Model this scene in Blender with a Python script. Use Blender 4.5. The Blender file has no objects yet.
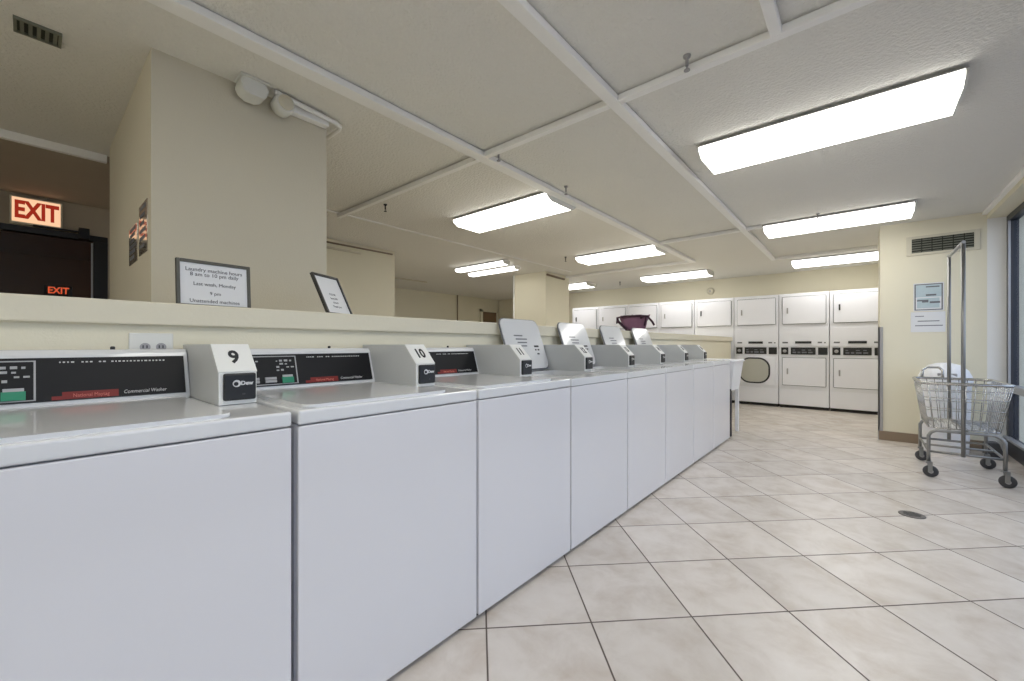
import bpy, bmesh, math, random
from mathutils import Vector, Matrix
random.seed(7)
S = bpy.context.scene
C = S.collection
R = math.radians
PI = math.pi

# ------------------------------------------------------------------ materials
def lin(r, g, b):
    def f(c):
        c /= 255.0
        return c / 12.92 if c <= 0.04045 else ((c + 0.055) / 1.055) ** 2.4
    return (f(r), f(g), f(b), 1.0)

def mat(name, col, rough=0.5, metal=0.0, var=0.06, scale=6.0, bump=0.0, bscale=80.0, coat=0.0, spec=0.5):
    m = bpy.data.materials.new(name); m.use_nodes = True
    nt = m.node_tree; b = nt.nodes['Principled BSDF']
    b.inputs['Roughness'].default_value = rough
    b.inputs['Metallic'].default_value = metal
    b.inputs['Specular IOR Level'].default_value = spec
    b.inputs['Coat Weight'].default_value = coat
    tc = nt.nodes.new('ShaderNodeTexCoord')
    n = nt.nodes.new('ShaderNodeTexNoise'); n.inputs['Scale'].default_value = scale
    n.inputs['Detail'].default_value = 4.0
    nt.links.new(tc.outputs['Object'], n.inputs['Vector'])
    mx = nt.nodes.new('ShaderNodeMix'); mx.data_type = 'RGBA'
    a = [max(0, c * (1 - var)) for c in col[:3]]; c2 = [min(1, c * (1 + var)) for c in col[:3]]
    mx.inputs[6].default_value = (*a, 1); mx.inputs[7].default_value = (*c2, 1)
    nt.links.new(n.outputs['Fac'], mx.inputs[0])
    nt.links.new(mx.outputs[2], b.inputs['Base Color'])
    if bump:
        n2 = nt.nodes.new('ShaderNodeTexNoise'); n2.inputs['Scale'].default_value = bscale
        n2.inputs['Detail'].default_value = 3.0
        nt.links.new(tc.outputs['Object'], n2.inputs['Vector'])
        bp = nt.nodes.new('ShaderNodeBump'); bp.inputs['Strength'].default_value = bump
        bp.inputs['Distance'].default_value = 0.01
        nt.links.new(n2.outputs['Fac'], bp.inputs['Height'])
        nt.links.new(bp.outputs['Normal'], b.inputs['Normal'])
    return m

def emit(name, col, strength):
    m = bpy.data.materials.new(name); m.use_nodes = True
    nt = m.node_tree; nt.nodes.clear()
    o = nt.nodes.new('ShaderNodeOutputMaterial'); e = nt.nodes.new('ShaderNodeEmission')
    e.inputs['Color'].default_value = col; e.inputs['Strength'].default_value = strength
    nt.links.new(e.outputs[0], o.inputs[0]); return m

def glass(name, tint, gloss=0.10, rough=0.03):
    m = bpy.data.materials.new(name); m.use_nodes = True
    nt = m.node_tree; nt.nodes.clear()
    o = nt.nodes.new('ShaderNodeOutputMaterial')
    t = nt.nodes.new('ShaderNodeBsdfTransparent'); t.inputs['Color'].default_value = tint
    g = nt.nodes.new('ShaderNodeBsdfGlossy'); g.inputs['Roughness'].default_value = 0.03
    mx = nt.nodes.new('ShaderNodeMixShader'); mx.inputs[0].default_value = gloss; g.inputs['Roughness'].default_value = rough
    nt.links.new(t.outputs[0], mx.inputs[1]); nt.links.new(g.outputs[0], mx.inputs[2])
    nt.links.new(mx.outputs[0], o.inputs[0]); return m

def tile_floor():
    m = bpy.data.materials.new('beige_floor_tile'); m.use_nodes = True
    nt = m.node_tree; b = nt.nodes['Principled BSDF']
    N = nt.nodes.new; L = nt.links.new
    geo = N('ShaderNodeTexCoord')
    mp = N('ShaderNodeMapping'); mp.vector_type = 'POINT'
    mp.inputs['Rotation'].default_value = (0, 0, R(-45))      # x' = (x+y)/sqrt2, y' = (y-x)/sqrt2
    P = 0.415
    mp.inputs['Scale'].default_value = (1 / P, 1 / P, 1 / P)
    mp.inputs['Location'].default_value = (-0.03 / P, -0.35 / P, 0)
    L(geo.outputs['Object'], mp.inputs['Vector'])
    sep = N('ShaderNodeSeparateXYZ'); L(mp.outputs[0], sep.inputs[0])
    def math_(op, a, bb=None):
        n = N('ShaderNodeMath'); n.operation = op
        for i, v in enumerate((a, bb)):
            if v is None: continue
            if isinstance(v, (int, float)): n.inputs[i].default_value = v
            else: L(v, n.inputs[i])
        return n.outputs[0]
    def edge(s):
        f = math_('FRACT', s); return math_('MINIMUM', f, math_('SUBTRACT', 1.0, f))
    e = math_('MINIMUM', edge(sep.outputs[0]), edge(sep.outputs[1]))
    g = N('ShaderNodeMapRange'); L(e, g.inputs[0])
    g.inputs[1].default_value = 0.0055; g.inputs[2].default_value = 0.0105
    cb = N('ShaderNodeCombineXYZ'); L(math_('FLOOR', sep.outputs[0]), cb.inputs[0]); L(math_('FLOOR', sep.outputs[1]), cb.inputs[1])
    wn = N('ShaderNodeTexWhiteNoise'); L(cb.outputs[0], wn.inputs['Vector'])
    off = N('ShaderNodeVectorMath'); off.operation = 'MULTIPLY_ADD'
    L(wn.outputs['Color'], off.inputs[0]); off.inputs[1].default_value = (9, 9, 9); L(geo.outputs['Object'], off.inputs[2])
    n1 = N('ShaderNodeTexNoise'); n1.inputs['Scale'].default_value = 5.5; n1.inputs['Detail'].default_value = 7; n1.inputs['Roughness'].default_value = 0.62
    n1.inputs['Distortion'].default_value = 0.35
    L(off.outputs[0], n1.inputs['Vector'])
    rp = N('ShaderNodeValToRGB'); L(n1.outputs['Fac'], rp.inputs[0])
    cr = rp.color_ramp
    cr.elements[0].position = 0.28; cr.elements[0].color = lin(202, 190, 178)
    cr.elements[1].position = 0.72; cr.elements[1].color = lin(225, 218, 211)
    k = cr.elements.new(0.45); k.color = lin(213, 204, 195)
    k = cr.elements.new(0.56); k.color = lin(220, 212, 204)
    hv = N('ShaderNodeHueSaturation'); L(rp.outputs[0], hv.inputs['Color'])
    mr = N('ShaderNodeMapRange'); L(wn.outputs['Value'], mr.inputs[0]); mr.inputs[3].default_value = 0.93; mr.inputs[4].default_value = 1.05
    L(mr.outputs[0], hv.inputs['Value'])
    mx = N('ShaderNodeMix'); mx.data_type = 'RGBA'; L(g.outputs[0], mx.inputs[0])
    mx.inputs[6].default_value = lin(98, 86, 78); L(hv.outputs[0], mx.inputs[7])
    L(mx.outputs[2], b.inputs['Base Color'])
    rr = N('ShaderNodeMapRange'); L(g.outputs[0], rr.inputs[0]); rr.inputs[3].default_value = 0.8; rr.inputs[4].default_value = 0.27
    L(rr.outputs[0], b.inputs['Roughness'])
    bp = N('ShaderNodeBump'); bp.inputs['Strength'].default_value = 0.35; bp.inputs['Distance'].default_value = 0.004
    L(g.outputs[0], bp.inputs['Height']); L(bp.outputs[0], b.inputs['Normal'])
    return m

def ceiling_mat():
    m = mat('ceiling_paint', lin(236, 234, 227), 0.85, var=0.03, scale=1.2, bump=0.9, bscale=62, spec=0.2)
    return m

def lens_mat(name, w, strength):
    # prismatic diffuser over two tubes: brighter bands where the tubes run (local y), dimmer at the tube ends
    m = bpy.data.materials.new(name); m.use_nodes = True
    nt = m.node_tree; nt.nodes.clear(); N = nt.nodes.new; L = nt.links.new
    o = N('ShaderNodeOutputMaterial'); e = N('ShaderNodeEmission')
    tc = N('ShaderNodeTexCoord'); sp = N('ShaderNodeSeparateXYZ'); L(tc.outputs['Object'], sp.inputs[0])
    ab = N('ShaderNodeMath'); ab.operation = 'ABSOLUTE'; L(sp.outputs[1], ab.inputs[0])
    sb = N('ShaderNodeMath'); sb.operation = 'SUBTRACT'; L(ab.outputs[0], sb.inputs[0]); sb.inputs[1].default_value = w * 0.27
    ab2 = N('ShaderNodeMath'); ab2.operation = 'ABSOLUTE'; L(sb.outputs[0], ab2.inputs[0])
    mr = N('ShaderNodeMapRange'); L(ab2.outputs[0], mr.inputs[0])
    mr.inputs[1].default_value = 0.02; mr.inputs[2].default_value = w * 0.27
    mr.inputs[3].default_value = strength * 1.3; mr.inputs[4].default_value = strength * 0.62
    L(mr.outputs[0], e.inputs['Strength']); e.inputs['Color'].default_value = (1.0, 0.98, 0.925, 1)
    L(e.outputs[0], o.inputs[0]); return m

M = dict(
    wall=mat('cream_wall_paint', lin(234, 228, 206), 0.75, var=0.03, scale=2, bump=0.12, bscale=140, spec=0.25),
    column=mat('tan_wall_paint', lin(214, 207, 188), 0.75, var=0.03, scale=2, bump=0.12, bscale=140, spec=0.25),
    ledge=mat('cream_gloss_paint', lin(226, 219, 197), 0.45, var=0.03, scale=3, bump=0.08, bscale=60),
    brownwall=mat('taupe_wall_paint', lin(172, 160, 142), 0.7, var=0.04),
    ceiling=ceiling_mat(),
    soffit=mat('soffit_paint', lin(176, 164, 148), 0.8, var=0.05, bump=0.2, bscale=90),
    strip=mat('white_strip_paint', lin(250, 249, 246), 0.5, var=0.03),
    lit_reveal=mat('window_lit_reveal', lin(242, 242, 240), 0.5, var=0.02),  # window light on the reveal is put into this white
    base=mat('tan_baseboard', lin(142, 124, 104), 0.5, var=0.08),
    floor=tile_floor(),
    enamel=mat('white_enamel', lin(226, 225, 228), 0.22, var=0.012, scale=1.5, coat=0.3),
    enamel2=mat('white_enamel_deck', lin(226, 227, 228), 0.16, var=0.015, scale=1.5, coat=0.4),
    grey_metal=mat('grey_coin_box_steel', lin(196, 198, 198), 0.4, var=0.03, scale=9),
    white_plate=mat('white_plate', lin(240, 240, 236), 0.4, var=0.02),
    dryer=mat('dryer_enamel', lin(236, 237, 243), 0.3, var=0.015),
    dryer_door=mat('dryer_door_enamel', lin(240, 241, 248), 0.28, var=0.015),
    black=mat('black_plastic', lin(26, 26, 28), 0.35, var=0.1),
    panel=mat('charcoal_control_panel', lin(24, 24, 26), 0.5, var=0.1, spec=0.3),
    gap=mat('dark_gap', lin(40, 38, 38), 0.8, var=0.1),
    ink=mat('dark_ink', lin(38, 38, 42), 0.6, var=0.05),
    greyink=mat('grey_ink', lin(110, 112, 118), 0.6, var=0.05),
    whiteink=mat('white_ink', lin(215, 215, 215), 0.5, var=0.02),
    redink=mat('red_band', lin(128, 30, 24), 0.5, var=0.08),
    pinkink=mat('red_lettering', lin(214, 120, 104), 0.5, var=0.05),
    green=mat('green_button', lin(42, 140, 106), 0.4, var=0.06),
    btn=mat('light_button', lin(176, 176, 178), 0.4, var=0.05),
    chrome=mat('chrome', lin(196, 196, 194), 0.22, 1.0, var=0.05),
    zinc=mat('zinc_tube', lin(150, 150, 148), 0.36, 0.85, var=0.08),
    rubber=mat('grey_rubber', lin(66, 66, 68), 0.6, var=0.1),
    alum=mat('dark_aluminium', lin(70, 70, 74), 0.42, 0.4, var=0.06),
    alum_light=mat('silver_aluminium', lin(172, 173, 176), 0.35, 0.6, var=0.05),
    guard=mat('grey_corner_guard', lin(168, 166, 166), 0.4, 0.2, var=0.03),
    paper=mat('white_paper', lin(232, 233, 235), 0.6, var=0.02),
    bluepaper=mat('pale_blue_paper', lin(190, 206, 212), 0.5, var=0.08, scale=30),
    sleeve=mat('glossy_sleeve', lin(168, 158, 142), 0.14, var=0.25, scale=18, coat=1.0),
    frame_grey=mat('pewter_frame', lin(88, 86, 78), 0.35, 0.4, var=0.1),
    frame_black=mat('black_frame', lin(36, 35, 32), 0.4, var=0.1),
    vent=mat('grey_vent', lin(120, 122, 108), 0.5, var=0.2, scale=40),
    ventdark=mat('vent_dark', lin(46, 48, 40), 0.7, var=0.2),
    plastic=mat('white_plastic', lin(228, 228, 222), 0.42, var=0.02),
    beigeplastic=mat('cream_plastic', lin(214, 208, 188), 0.5, var=0.03),
    bin=mat('white_bin_plastic', lin(238, 239, 242), 0.4, var=0.02),
    purple=mat('purple_cloth', lin(128, 92, 116), 0.9, var=0.15, scale=20, bump=0.3, bscale=200),
    purpledark=mat('dark_plum_cloth', lin(58, 36, 52), 0.9, var=0.15),
    door=mat('brown_door', lin(128, 104, 78), 0.5, var=0.08),
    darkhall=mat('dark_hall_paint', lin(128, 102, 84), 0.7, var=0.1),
    drum=mat('drum_steel', lin(190, 190, 182), 0.35, 0.3, var=0.05),
    iron=mat('drain_iron', lin(112, 108, 104), 0.6, 0.2, var=0.15),
    pavement=mat('pavement', lin(84, 84, 92), 0.9, var=0.15),
    glass=glass('window_glass', (0.86, 0.92, 1.0, 1)),
    darkglass=glass('dark_door_glass', (0.75, 0.70, 0.66, 1), 0.025, 0.45),
    exitface=emit('exit_face', (1.0, 0.60, 0.36, 1), 1.0),
    exitred=emit('exit_letters', (0.40, 0.03, 0.015, 1), 0.8),
    redglow=emit('hall_red_emission', (1.0, 0.16, 0.06, 1), 1.2),  # red glow of the doorway, put into an emissive colour
    hallglow=emit('hall_fill_glow', (1.0, 0.62, 0.42, 1), 14.0),  # glow of the added hall fill lamp
    lens=lens_mat('fluorescent_lens', 0.46, 7.0),
    lens_strip=lens_mat('fluorescent_strip_lens', 0.16, 7.0),
)

# ------------------------------------------------------------------ mesh helpers
def bx(bm, x0, x1, y0, y1, z0, z1, bev=0.0, seg=2):
    r = bmesh.ops.create_cube(bm, size=1.0)
    vs = r['verts']
    for v in vs:
        v.co = Vector(((x0 + x1) / 2 + v.co.x * (x1 - x0), (y0 + y1) / 2 + v.co.y * (y1 - y0), (z0 + z1) / 2 + v.co.z * (z1 - z0)))
    if bev:
        es = list({e for v in vs for e in v.link_edges})
        bmesh.ops.bevel(bm, geom=es, offset=bev, segments=seg, affect='EDGES', profile=0.5)

def prism(bm, pts, axis, a, b, bev=0.0):
    """extrude a 2-D outline along an axis: axis 'y' -> pts are (x,z); 'x' -> (y,z); 'z' -> (x,y)"""
    def P(p, t):
        return {'y': (p[0], t, p[1]), 'x': (t, p[0], p[1]), 'z': (p[0], p[1], t)}[axis]
    A = [bm.verts.new(P(p, a)) for p in pts]; B = [bm.verts.new(P(p, b)) for p in pts]
    n = len(pts)
    fs = [bm.faces.new(A), bm.faces.new(B[::-1])]
    for i in range(n):
        fs.append(bm.faces.new((A[i], B[i], B[(i + 1) % n], A[(i + 1) % n])))
    if bev:
        es = list({e for f in fs for e in f.edges})
        bmesh.ops.bevel(bm, geom=es, offset=bev, segments=2, affect='EDGES', profile=0.5)
    bmesh.ops.recalc_face_normals(bm, faces=bm.faces)

def tube(bm, pts, r, seg=8, closed=False):
    pts = [Vector(p) for p in pts]; n = len(pts); rings = []
    up = None
    for i, p in enumerate(pts):
        if closed: d = (pts[(i + 1) % n] - pts[i - 1])
        elif i == 0: d = pts[1] - p
        elif i == n - 1: d = p - pts[i - 1]
        else: d = (pts[i + 1] - p).normalized() + (p - pts[i - 1]).normalized()
        d.normalize()
        if up is None:
            up = Vector((0, 0, 1)) if abs(d.z) < 0.9 else Vector((1, 0, 0))
        s = d.cross(up)
        if s.length < 1e-4: s = d.orthogonal()
        s.normalize(); u = s.cross(d).normalized(); up = u
        rings.append([bm.verts.new(p + (s * math.cos(2 * PI * k / seg) + u * math.sin(2 * PI * k / seg)) * r) for k in range(seg)])
    for i in range(n if closed else n - 1):
        A, B = rings[i], rings[(i + 1) % n]
        for k in range(seg):
            bm.faces.new((A[k], A[(k + 1) % seg], B[(k + 1) % seg], B[k])).smooth = True
    if not closed:
        bm.faces.new(rings[0][::-1]); bm.faces.new(rings[-1])

def lathe(bm, prof, loc=(0, 0, 0), seg=28, rot=None, cap=True):
    rings = []
    for r, z in prof:
        rings.append([Vector((r * math.cos(2 * PI * k / seg), r * math.sin(2 * PI * k / seg), z)) for k in range(seg)])
    mt = (rot.to_4x4() if rot else Matrix.Identity(4)); mt = Matrix.Translation(loc) @ mt
    V = [[bm.verts.new(mt @ v) for v in ring] for ring in rings]
    for i in range(len(V) - 1):
        for k in range(seg):
            bm.faces.new((V[i][k], V[i][(k + 1) % seg], V[i + 1][(k + 1) % seg], V[i + 1][k])).smooth = True
    if cap: bm.faces.new(V[0][::-1])
    bm.faces.new(V[-1])
    bmesh.ops.recalc_face_normals(bm, faces=bm.faces)

def rrect(w, h, r, n=6, cx=0, cy=0):
    pts = []
    for sx, sy, a0 in ((1, 1, 0), (-1, 1, 90), (-1, -1, 180), (1, -1, 270)):
        for k in range(n + 1):
            a = R(a0 + 90 * k / n)
            pts.append((cx + sx * (w / 2 - r) + r * math.cos(a), cy + sy * (h / 2 - r) + r * math.sin(a)))
    return pts

def mesh(bm, m, name='m', mtx=None):
    me = bpy.data.meshes.new(name)
    if mtx is not None: bmesh.ops.transform(bm, matrix=mtx, verts=bm.verts)
    bm.to_mesh(me); bm.free()
    me.materials.append(m if not isinstance(m, str) else M[m]); return me

def B(m, *boxes, bev=0.0):
    bm = bmesh.new()
    for b in boxes: bx(bm, *b, bev=bev)
    return mesh(bm, m)

def T(m, *paths, r=0.01, seg=8, closed=False):
    bm = bmesh.new()
    for p in paths: tube(bm, p, r, seg, closed)
    return mesh(bm, m)

def text(m, s, size, pos, right, up, depth=0.0008, align='CENTER', sx=1.0, bold=0.0, shear=0.0):
    cu = bpy.data.curves.new('txt', 'FONT'); cu.body = s; cu.size = size; cu.extrude = depth
    cu.align_x = align; cu.align_y = 'CENTER'; cu.resolution_u = 3; cu.offset = bold; cu.shear = shear
    ob = bpy.data.objects.new('txt', cu); C.objects.link(ob)
    dg = bpy.context.evaluated_depsgraph_get()
    me = bpy.data.meshes.new_from_object(ob.evaluated_get(dg))
    bpy.data.objects.remove(ob); bpy.data.curves.remove(cu)
    right = Vector(right).normalized(); up = Vector(up).normalized(); n = right.cross(up)
    mt = Matrix(((right.x * sx, up.x, n.x, pos[0]), (right.y * sx, up.y, n.y, pos[1]), (right.z * sx, up.z, n.z, pos[2]), (0, 0, 0, 1)))
    me.transform(mt); me.materials.clear(); me.materials.append(M[m]); return me

def obj(name, me, parent=None, loc=None):
    o = bpy.data.objects.new(name, me); C.objects.link(o)
    if parent is not None: o.parent = parent
    if loc is not None: o.location = loc
    return o

def tag(o, label, cat, group=None):
    o['label'] = label; o['category'] = cat
    if group: o['group'] = group
    return o

def thing(name, label, cat, loc=(0, 0, 0), rz=0.0, group=None):
    o = bpy.data.objects.new(name, None); C.objects.link(o)
    o.empty_display_size = 0.1
    o.location = loc; o.rotation_euler = (0, 0, rz)
    return tag(o, label, cat, group)

def struct(name, me, parent=None):
    o = obj(name, me, parent)
    if parent is None: o['kind'] = 'structure'
    return o

# ------------------------------------------------------------------ setting
CEIL = 2.48
FARY = 9.36
struct('floor', B('floor', (-10.5, 1.16, -2.6, FARY + .1, -0.1, 0)))
struct('ceiling', B('ceiling', (-10.5, 1.3, -2.6, FARY + .1, CEIL, CEIL + 0.12)))
struct('wall_far', B('wall', (-10.5, 1.3, FARY, FARY + 0.12, 0, CEIL)))
struct('wall_near', B('wall', (-10.5, 1.3, -2.72, -2.6, 0, CEIL)))
struct('wall_back', B('wall', (-8.62, -8.5, -2.6, FARY, 0, CEIL)))
# window wall: header over a recessed storefront window, solid wall beyond the pillar
struct('wall_right', B('wall', (1.0, 1.3, -2.6, 6.42, 2.405, CEIL), (1.0, 1.3, 6.46, FARY, 0, CEIL), (1.0, 1.3, -2.6, -2.3, 0, CEIL)))
struct('wall_pillar', B('wall', (0.175, 1.0, 6.42, 7.05, 0, CEIL)))
struct('trim_reveal', B('lit_reveal', (1.0, 1.18, 6.42, 6.46, 0, 2.405)))  # reveal whitened for the window light that falls on it
struct('baseboard_pillar', B('base', (0.165, 0.99, 6.402, 6.42, 0, 0.105), bev=0.004))
# half wall with its capping ledge
struct('wall_partition', B('wall', (-2.52, -1.862, -2.6, 8.575, 0, 1.17)))
struct('trim_ledge', B('ledge', (-2.56, -1.835, -2.6, 8.575, 1.168, 1.247), bev=0.006))
struct('wall_column_near', B('column', (-4.02, -2.505, 0.365, 1.185, 0, CEIL)))
struct('wall_column_middle', B('wall', (-7.2, -5.25, 2.0, 3.50, 0, CEIL)))
struct('wall_column_far', B('wall', (-5.28, -4.485, 6.25, 7.06, 0, CEIL)))
# dropped hallway ceiling and the exit wall with its glazed opening
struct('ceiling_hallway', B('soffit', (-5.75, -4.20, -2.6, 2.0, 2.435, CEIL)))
struct('trim_hallway', B('strip', (-4.205, -4.17, -2.6, 0.365, 2.425, 2.478)))
struct('wall_exit', B('brownwall', (-5.78, -5.65, -2.6, 2.0, 2.10, CEIL), (-5.78, -5.65, 0.50, 2.0, 0, 2.10), (-5.78, -5.65, -2.6, -1.3, 0, 2.10)))
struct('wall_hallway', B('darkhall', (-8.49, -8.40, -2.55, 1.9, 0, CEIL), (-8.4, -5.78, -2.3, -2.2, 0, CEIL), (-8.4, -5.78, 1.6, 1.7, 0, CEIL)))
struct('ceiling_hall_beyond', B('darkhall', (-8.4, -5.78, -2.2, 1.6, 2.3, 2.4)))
d1 = struct('door_1', B('black', (-5.72, -5.64, -1.3, 0.50, 2.10, 2.155), (-5.72, -5.64, 0.40, 0.50, 0, 2.10), (-5.72, -5.64, -0.62, -0.55, 0, 2.10), bev=0.004))
obj('pane', B('darkglass', (-5.70, -5.694, -0.55, 0.40, 0.0, 2.10), (-5.70, -5.694, -1.3, -0.62, 0.0, 2.10)), d1)
obj('door_closer', B('black', (-5.64, -5.56, 0.30, 0.37, 2.10, 2.20), (-5.62, -5.59, 0.02, 0.30, 2.155, 2.17), bev=0.004), d1)
obj('inner_stile', B('alum_light', (-5.66, -5.638, 0.385, 0.395, 0.0, 2.08)), d1)
d2 = struct('door_2', B('door', (-8.498, -8.46, 8.62, 9.22, 0, 2.08), bev=0.004))
obj('door_frame', B('wall', (-8.5, -8.44, 8.54, 8.62, 0, 2.15), (-8.5, -8.44, 9.22, 9.30, 0, 2.15), (-8.5, -8.44, 8.54, 9.30, 2.08, 2.15)), d2)
# window: dark aluminium storefront, recessed
w1 = struct('window_1', B('alum', (1.13, 1.20, -2.3, 6.42, 0.0, 0.16), (1.13, 1.20, -2.3, 6.42, 2.345, 2.405),
      *[(1.13, 1.20, y, y + 0.075, 0.16, 2.345) for y in (6.345, 5.06, 3.76, 2.46, 1.16, -0.14, -1.44, -2.3)], bev=0.004))
obj('transom', B('alum_light', (1.115, 1.205, -2.3, 6.345, 0.635, 0.70), bev=0.006), w1)
obj('sill', B('alum_light', (1.10, 1.145, -2.3, 6.40, 0.16, 0.185), bev=0.004), w1)
obj('glazing_bead', B('alum_light', (1.125, 1.14, 6.318, 6.340, 0.70, 2.34)), w1)
obj('pane', B('glass', (1.162, 1.168, -2.3, 6.345, 0.70, 2.345), (1.162, 1.168, -2.3, 6.345, 0.16, 0.635)), w1)
struct('ground', B('pavement', (1.3, 14, -12, 20, -0.12, -0.02)))
# ceiling strips
Z0 = CEIL - 0.045
def strip(n, b):
    x0, x1, y0, y1, z0, z1 = b
    if n > 10: return struct('trim_ceiling_%d' % n, B('strip', b, bev=0.003))
    g = 0.009; i = 0.014                   # the raceway hangs a little below the ceiling on a narrower back
    bm = bmesh.new(); bx(bm, x0, x1, y0, y1, z0, z1 - g, bev=0.005)
    if x1 - x0 < y1 - y0: bx(bm, x0 + i, x1 - i, y0, y1, z1 - g - .004, z1)
    else: bx(bm, x0, x1, y0 + i, y1 - i, z1 - g - .004, z1)
    struct('trim_ceiling_%d' % n, mesh(bm, 'strip'))
strip(1, (-2.115, -2.030, -2.6, 6.98, Z0, CEIL))
strip(2, (-1.075, -1.010, -2.6, 7.62, Z0, CEIL))
strip(3, (-0.300, -0.255, -2.6, 2.09, Z0, CEIL))
strip(4, (-4.18, -2.115, 2.085, 2.130, Z0, CEIL))
strip(5, (-2.030, -1.075, 2.085, 2.130, Z0, CEIL))
strip(6, (-1.010, 1.0, 2.085, 2.130, Z0, CEIL))
strip(7, (-2.030, -1.075, 5.41, 5.45, Z0, CEIL))
strip(8, (-1.010, -0.86, 5.41, 5.45, Z0, CEIL))
strip(9, (-4.9, -2.115, 6.93, 6.98, Z0, CEIL))
strip(10, (-1.010, 0.175, 7.57, 7.62, Z0, CEIL))
strip(11, (-4.16, -4.13, 1.185, 6.6, CEIL - 0.012, CEIL))
strip(12, (0.965, 1.0, -2.6, 6.42, CEIL - 0.03, CEIL))

# ------------------------------------------------------------------ washers
# local frame: x toward the aisle (front at +.345), y along the row (-.3445 .. .3445)
W2 = 0.3385; FX = 0.345
bmm = bmesh.new(); bx(bmm, -0.345, FX - 0.022, -W2, W2, 0.02, 0.882, bev=0.006); CAB = mesh(bmm, 'enamel')
bmm = bmesh.new(); bx(bmm, FX - 0.024, FX, -W2, W2, 0.022, 0.879, bev=0.004, seg=2); FRONT = mesh(bmm, 'enamel')
KICK = B('gap', (-0.33, FX - 0.03, -W2 + .01, W2 - .01, 0.0, 0.022))
bmm = bmesh.new(); bx(bmm, -0.345, FX + 0.002, -W2, W2, 0.883, 0.922, bev=0.0065, seg=3); DECK = mesh(bmm, 'enamel2')
LY0, LY1 = -0.325, 0.226          # lid / console span
bmm = bmesh.new(); prism(bmm, rrect(0.53, LY1 - LY0 - 0.03, 0.03, 5, 0.060, (LY0 + LY1) / 2), 'z', 0.922, 0.932, bev=0.003); LID = mesh(bmm, 'enamel2')
OY0, OY1 = -0.178, 0.232
# open lid in its own frame: hinge along y at origin, panel up +z
bmm = bmesh.new(); prism(bmm, rrect(OY1 - OY0, 0.36, 0.045, 6, 0, 0.18), 'x', -0.010, 0.010, bev=0.004); OLID = mesh(bmm, 'enamel2')
OY0, OY1 = -0.178, 0.232
bmm = bmesh.new()
tube(bmm, [(0.0, y, z) for y, z in rrect(OY1 - OY0 + .004, 0.364, 0.046, 6, 0, 0.18)], 0.0055, 6, closed=True); OGASK = mesh(bmm, 'greyink')
WX0, WX1, WY0, WY1 = -0.155, 0.235, OY0 + 0.005, OY1 - 0.005
OCAB = B('enamel', (-0.345, FX - 0.022, -W2, -W2 + .012, 0.02, 0.882), (-0.345, FX - 0.022, W2 - .012, W2, 0.02, 0.882), (-0.345, -0.333, -W2 + .012, W2 - .012, 0.02, 0.882),
         (FX - 0.034, FX - 0.022, -W2 + .012, W2 - .012, 0.02, 0.882), (-0.333, FX - 0.034, -W2 + .012, W2 - .012, 0.02, 0.035))
bmm = bmesh.new()
dout = [bmm.verts.new((x, y, 0.0)) for x, y in rrect(FX + 0.347, 2 * W2, 0.008, 3, 0.001, 0)]
din = [bmm.verts.new((x, y, 0.0)) for x, y in rrect(WX1 - WX0, WY1 - WY0, 0.05, 6, (WX0 + WX1) / 2, (WY0 + WY1) / 2)]
es = [bmm.edges.new((L_[q_], L_[(q_ + 1) % len(L_)])) for L_ in (dout, din) for q_ in range(len(L_))]
bmesh.ops.triangle_fill(bmm, use_beauty=True, use_dissolve=True, edges=es)
ext = bmesh.ops.extrude_face_region(bmm, geom=list(bmm.faces))
for v_ in [g_ for g_ in ext['geom'] if isinstance(g_, bmesh.types.BMVert)]: v_.co.z += 0.039
for v_ in bmm.verts: v_.co.z += 0.883
bmesh.ops.recalc_face_normals(bmm, faces=bmm.faces)
ODECK = mesh(bmm, 'enamel2')
wc = ((WX0 + WX1) / 2, (WY0 + WY1) / 2)
bmm = bmesh.new(); lathe(bmm, [(0.285, 0.872), (0.188, 0.872), (0.182, 0.878), (0.174, 0.872), (0.180, 0.80), (0.215, 0.76), (0.215, 0.42), (0.05, 0.40)], (wc[0], wc[1], 0), 36, cap=False); TUBRING = mesh(bmm, 'drum')
bmm = bmesh.new(); lathe(bmm, [(0.11, 0.405), (0.07, 0.45), (0.045, 0.60), (0.04, 0.77), (0.02, 0.80)], (wc[0], wc[1], 0), 24); AGIT = mesh(bmm, 'bin')
bmm = bmesh.new()
CP = [(-0.345, 0.922), (-0.228, 0.922), (-0.230, 0.934), (-0.272, 1.074), (-0.284, 1.086), (-0.345, 1.086)]
prism(bmm, CP, 'y', -W2, LY1 + 0.012, bev=0.004); CONS = mesh(bmm, 'enamel2')
bmm = bmesh.new()
# charcoal panel lies on the sloped console face
p0, p1 = Vector((-0.232, 0, 0.941)), Vector((-0.2685, 0, 1.062))
nrm = Vector((p1 - p0)).cross(Vector((0, 1, 0))).normalized()
if nrm.x < 0: nrm = -nrm
upv = (p1 - p0).normalized()
def on_panel(y, t, d=0.0):    # t 0..1 up the panel
    q = p0 + (p1 - p0) * t + nrm * d
    return Vector((q.x, y, q.z))
def slab(bm, y0, y1, t0, t1, d0, d1):
    v = [bm.verts.new(on_panel(y, t, d)) for d in (d0, d1) for (y, t) in ((y0, t0), (y1, t0), (y1, t1), (y0, t1))]
    for f in ((0, 1, 2, 3), (7, 6, 5, 4), (0, 4, 5, 1), (1, 5, 6, 2), (2, 6, 7, 3), (3, 7, 4, 0)): bm.faces.new([v[i] for i in f])
    bmesh.ops.recalc_face_normals(bm, faces=bm.faces)
slab(bmm, -W2 + 0.012, LY1, 0, 1, 0.0, 0.004); PANEL = mesh(bmm, 'panel')
DV = -0.105
bmm = bmesh.new()
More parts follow.
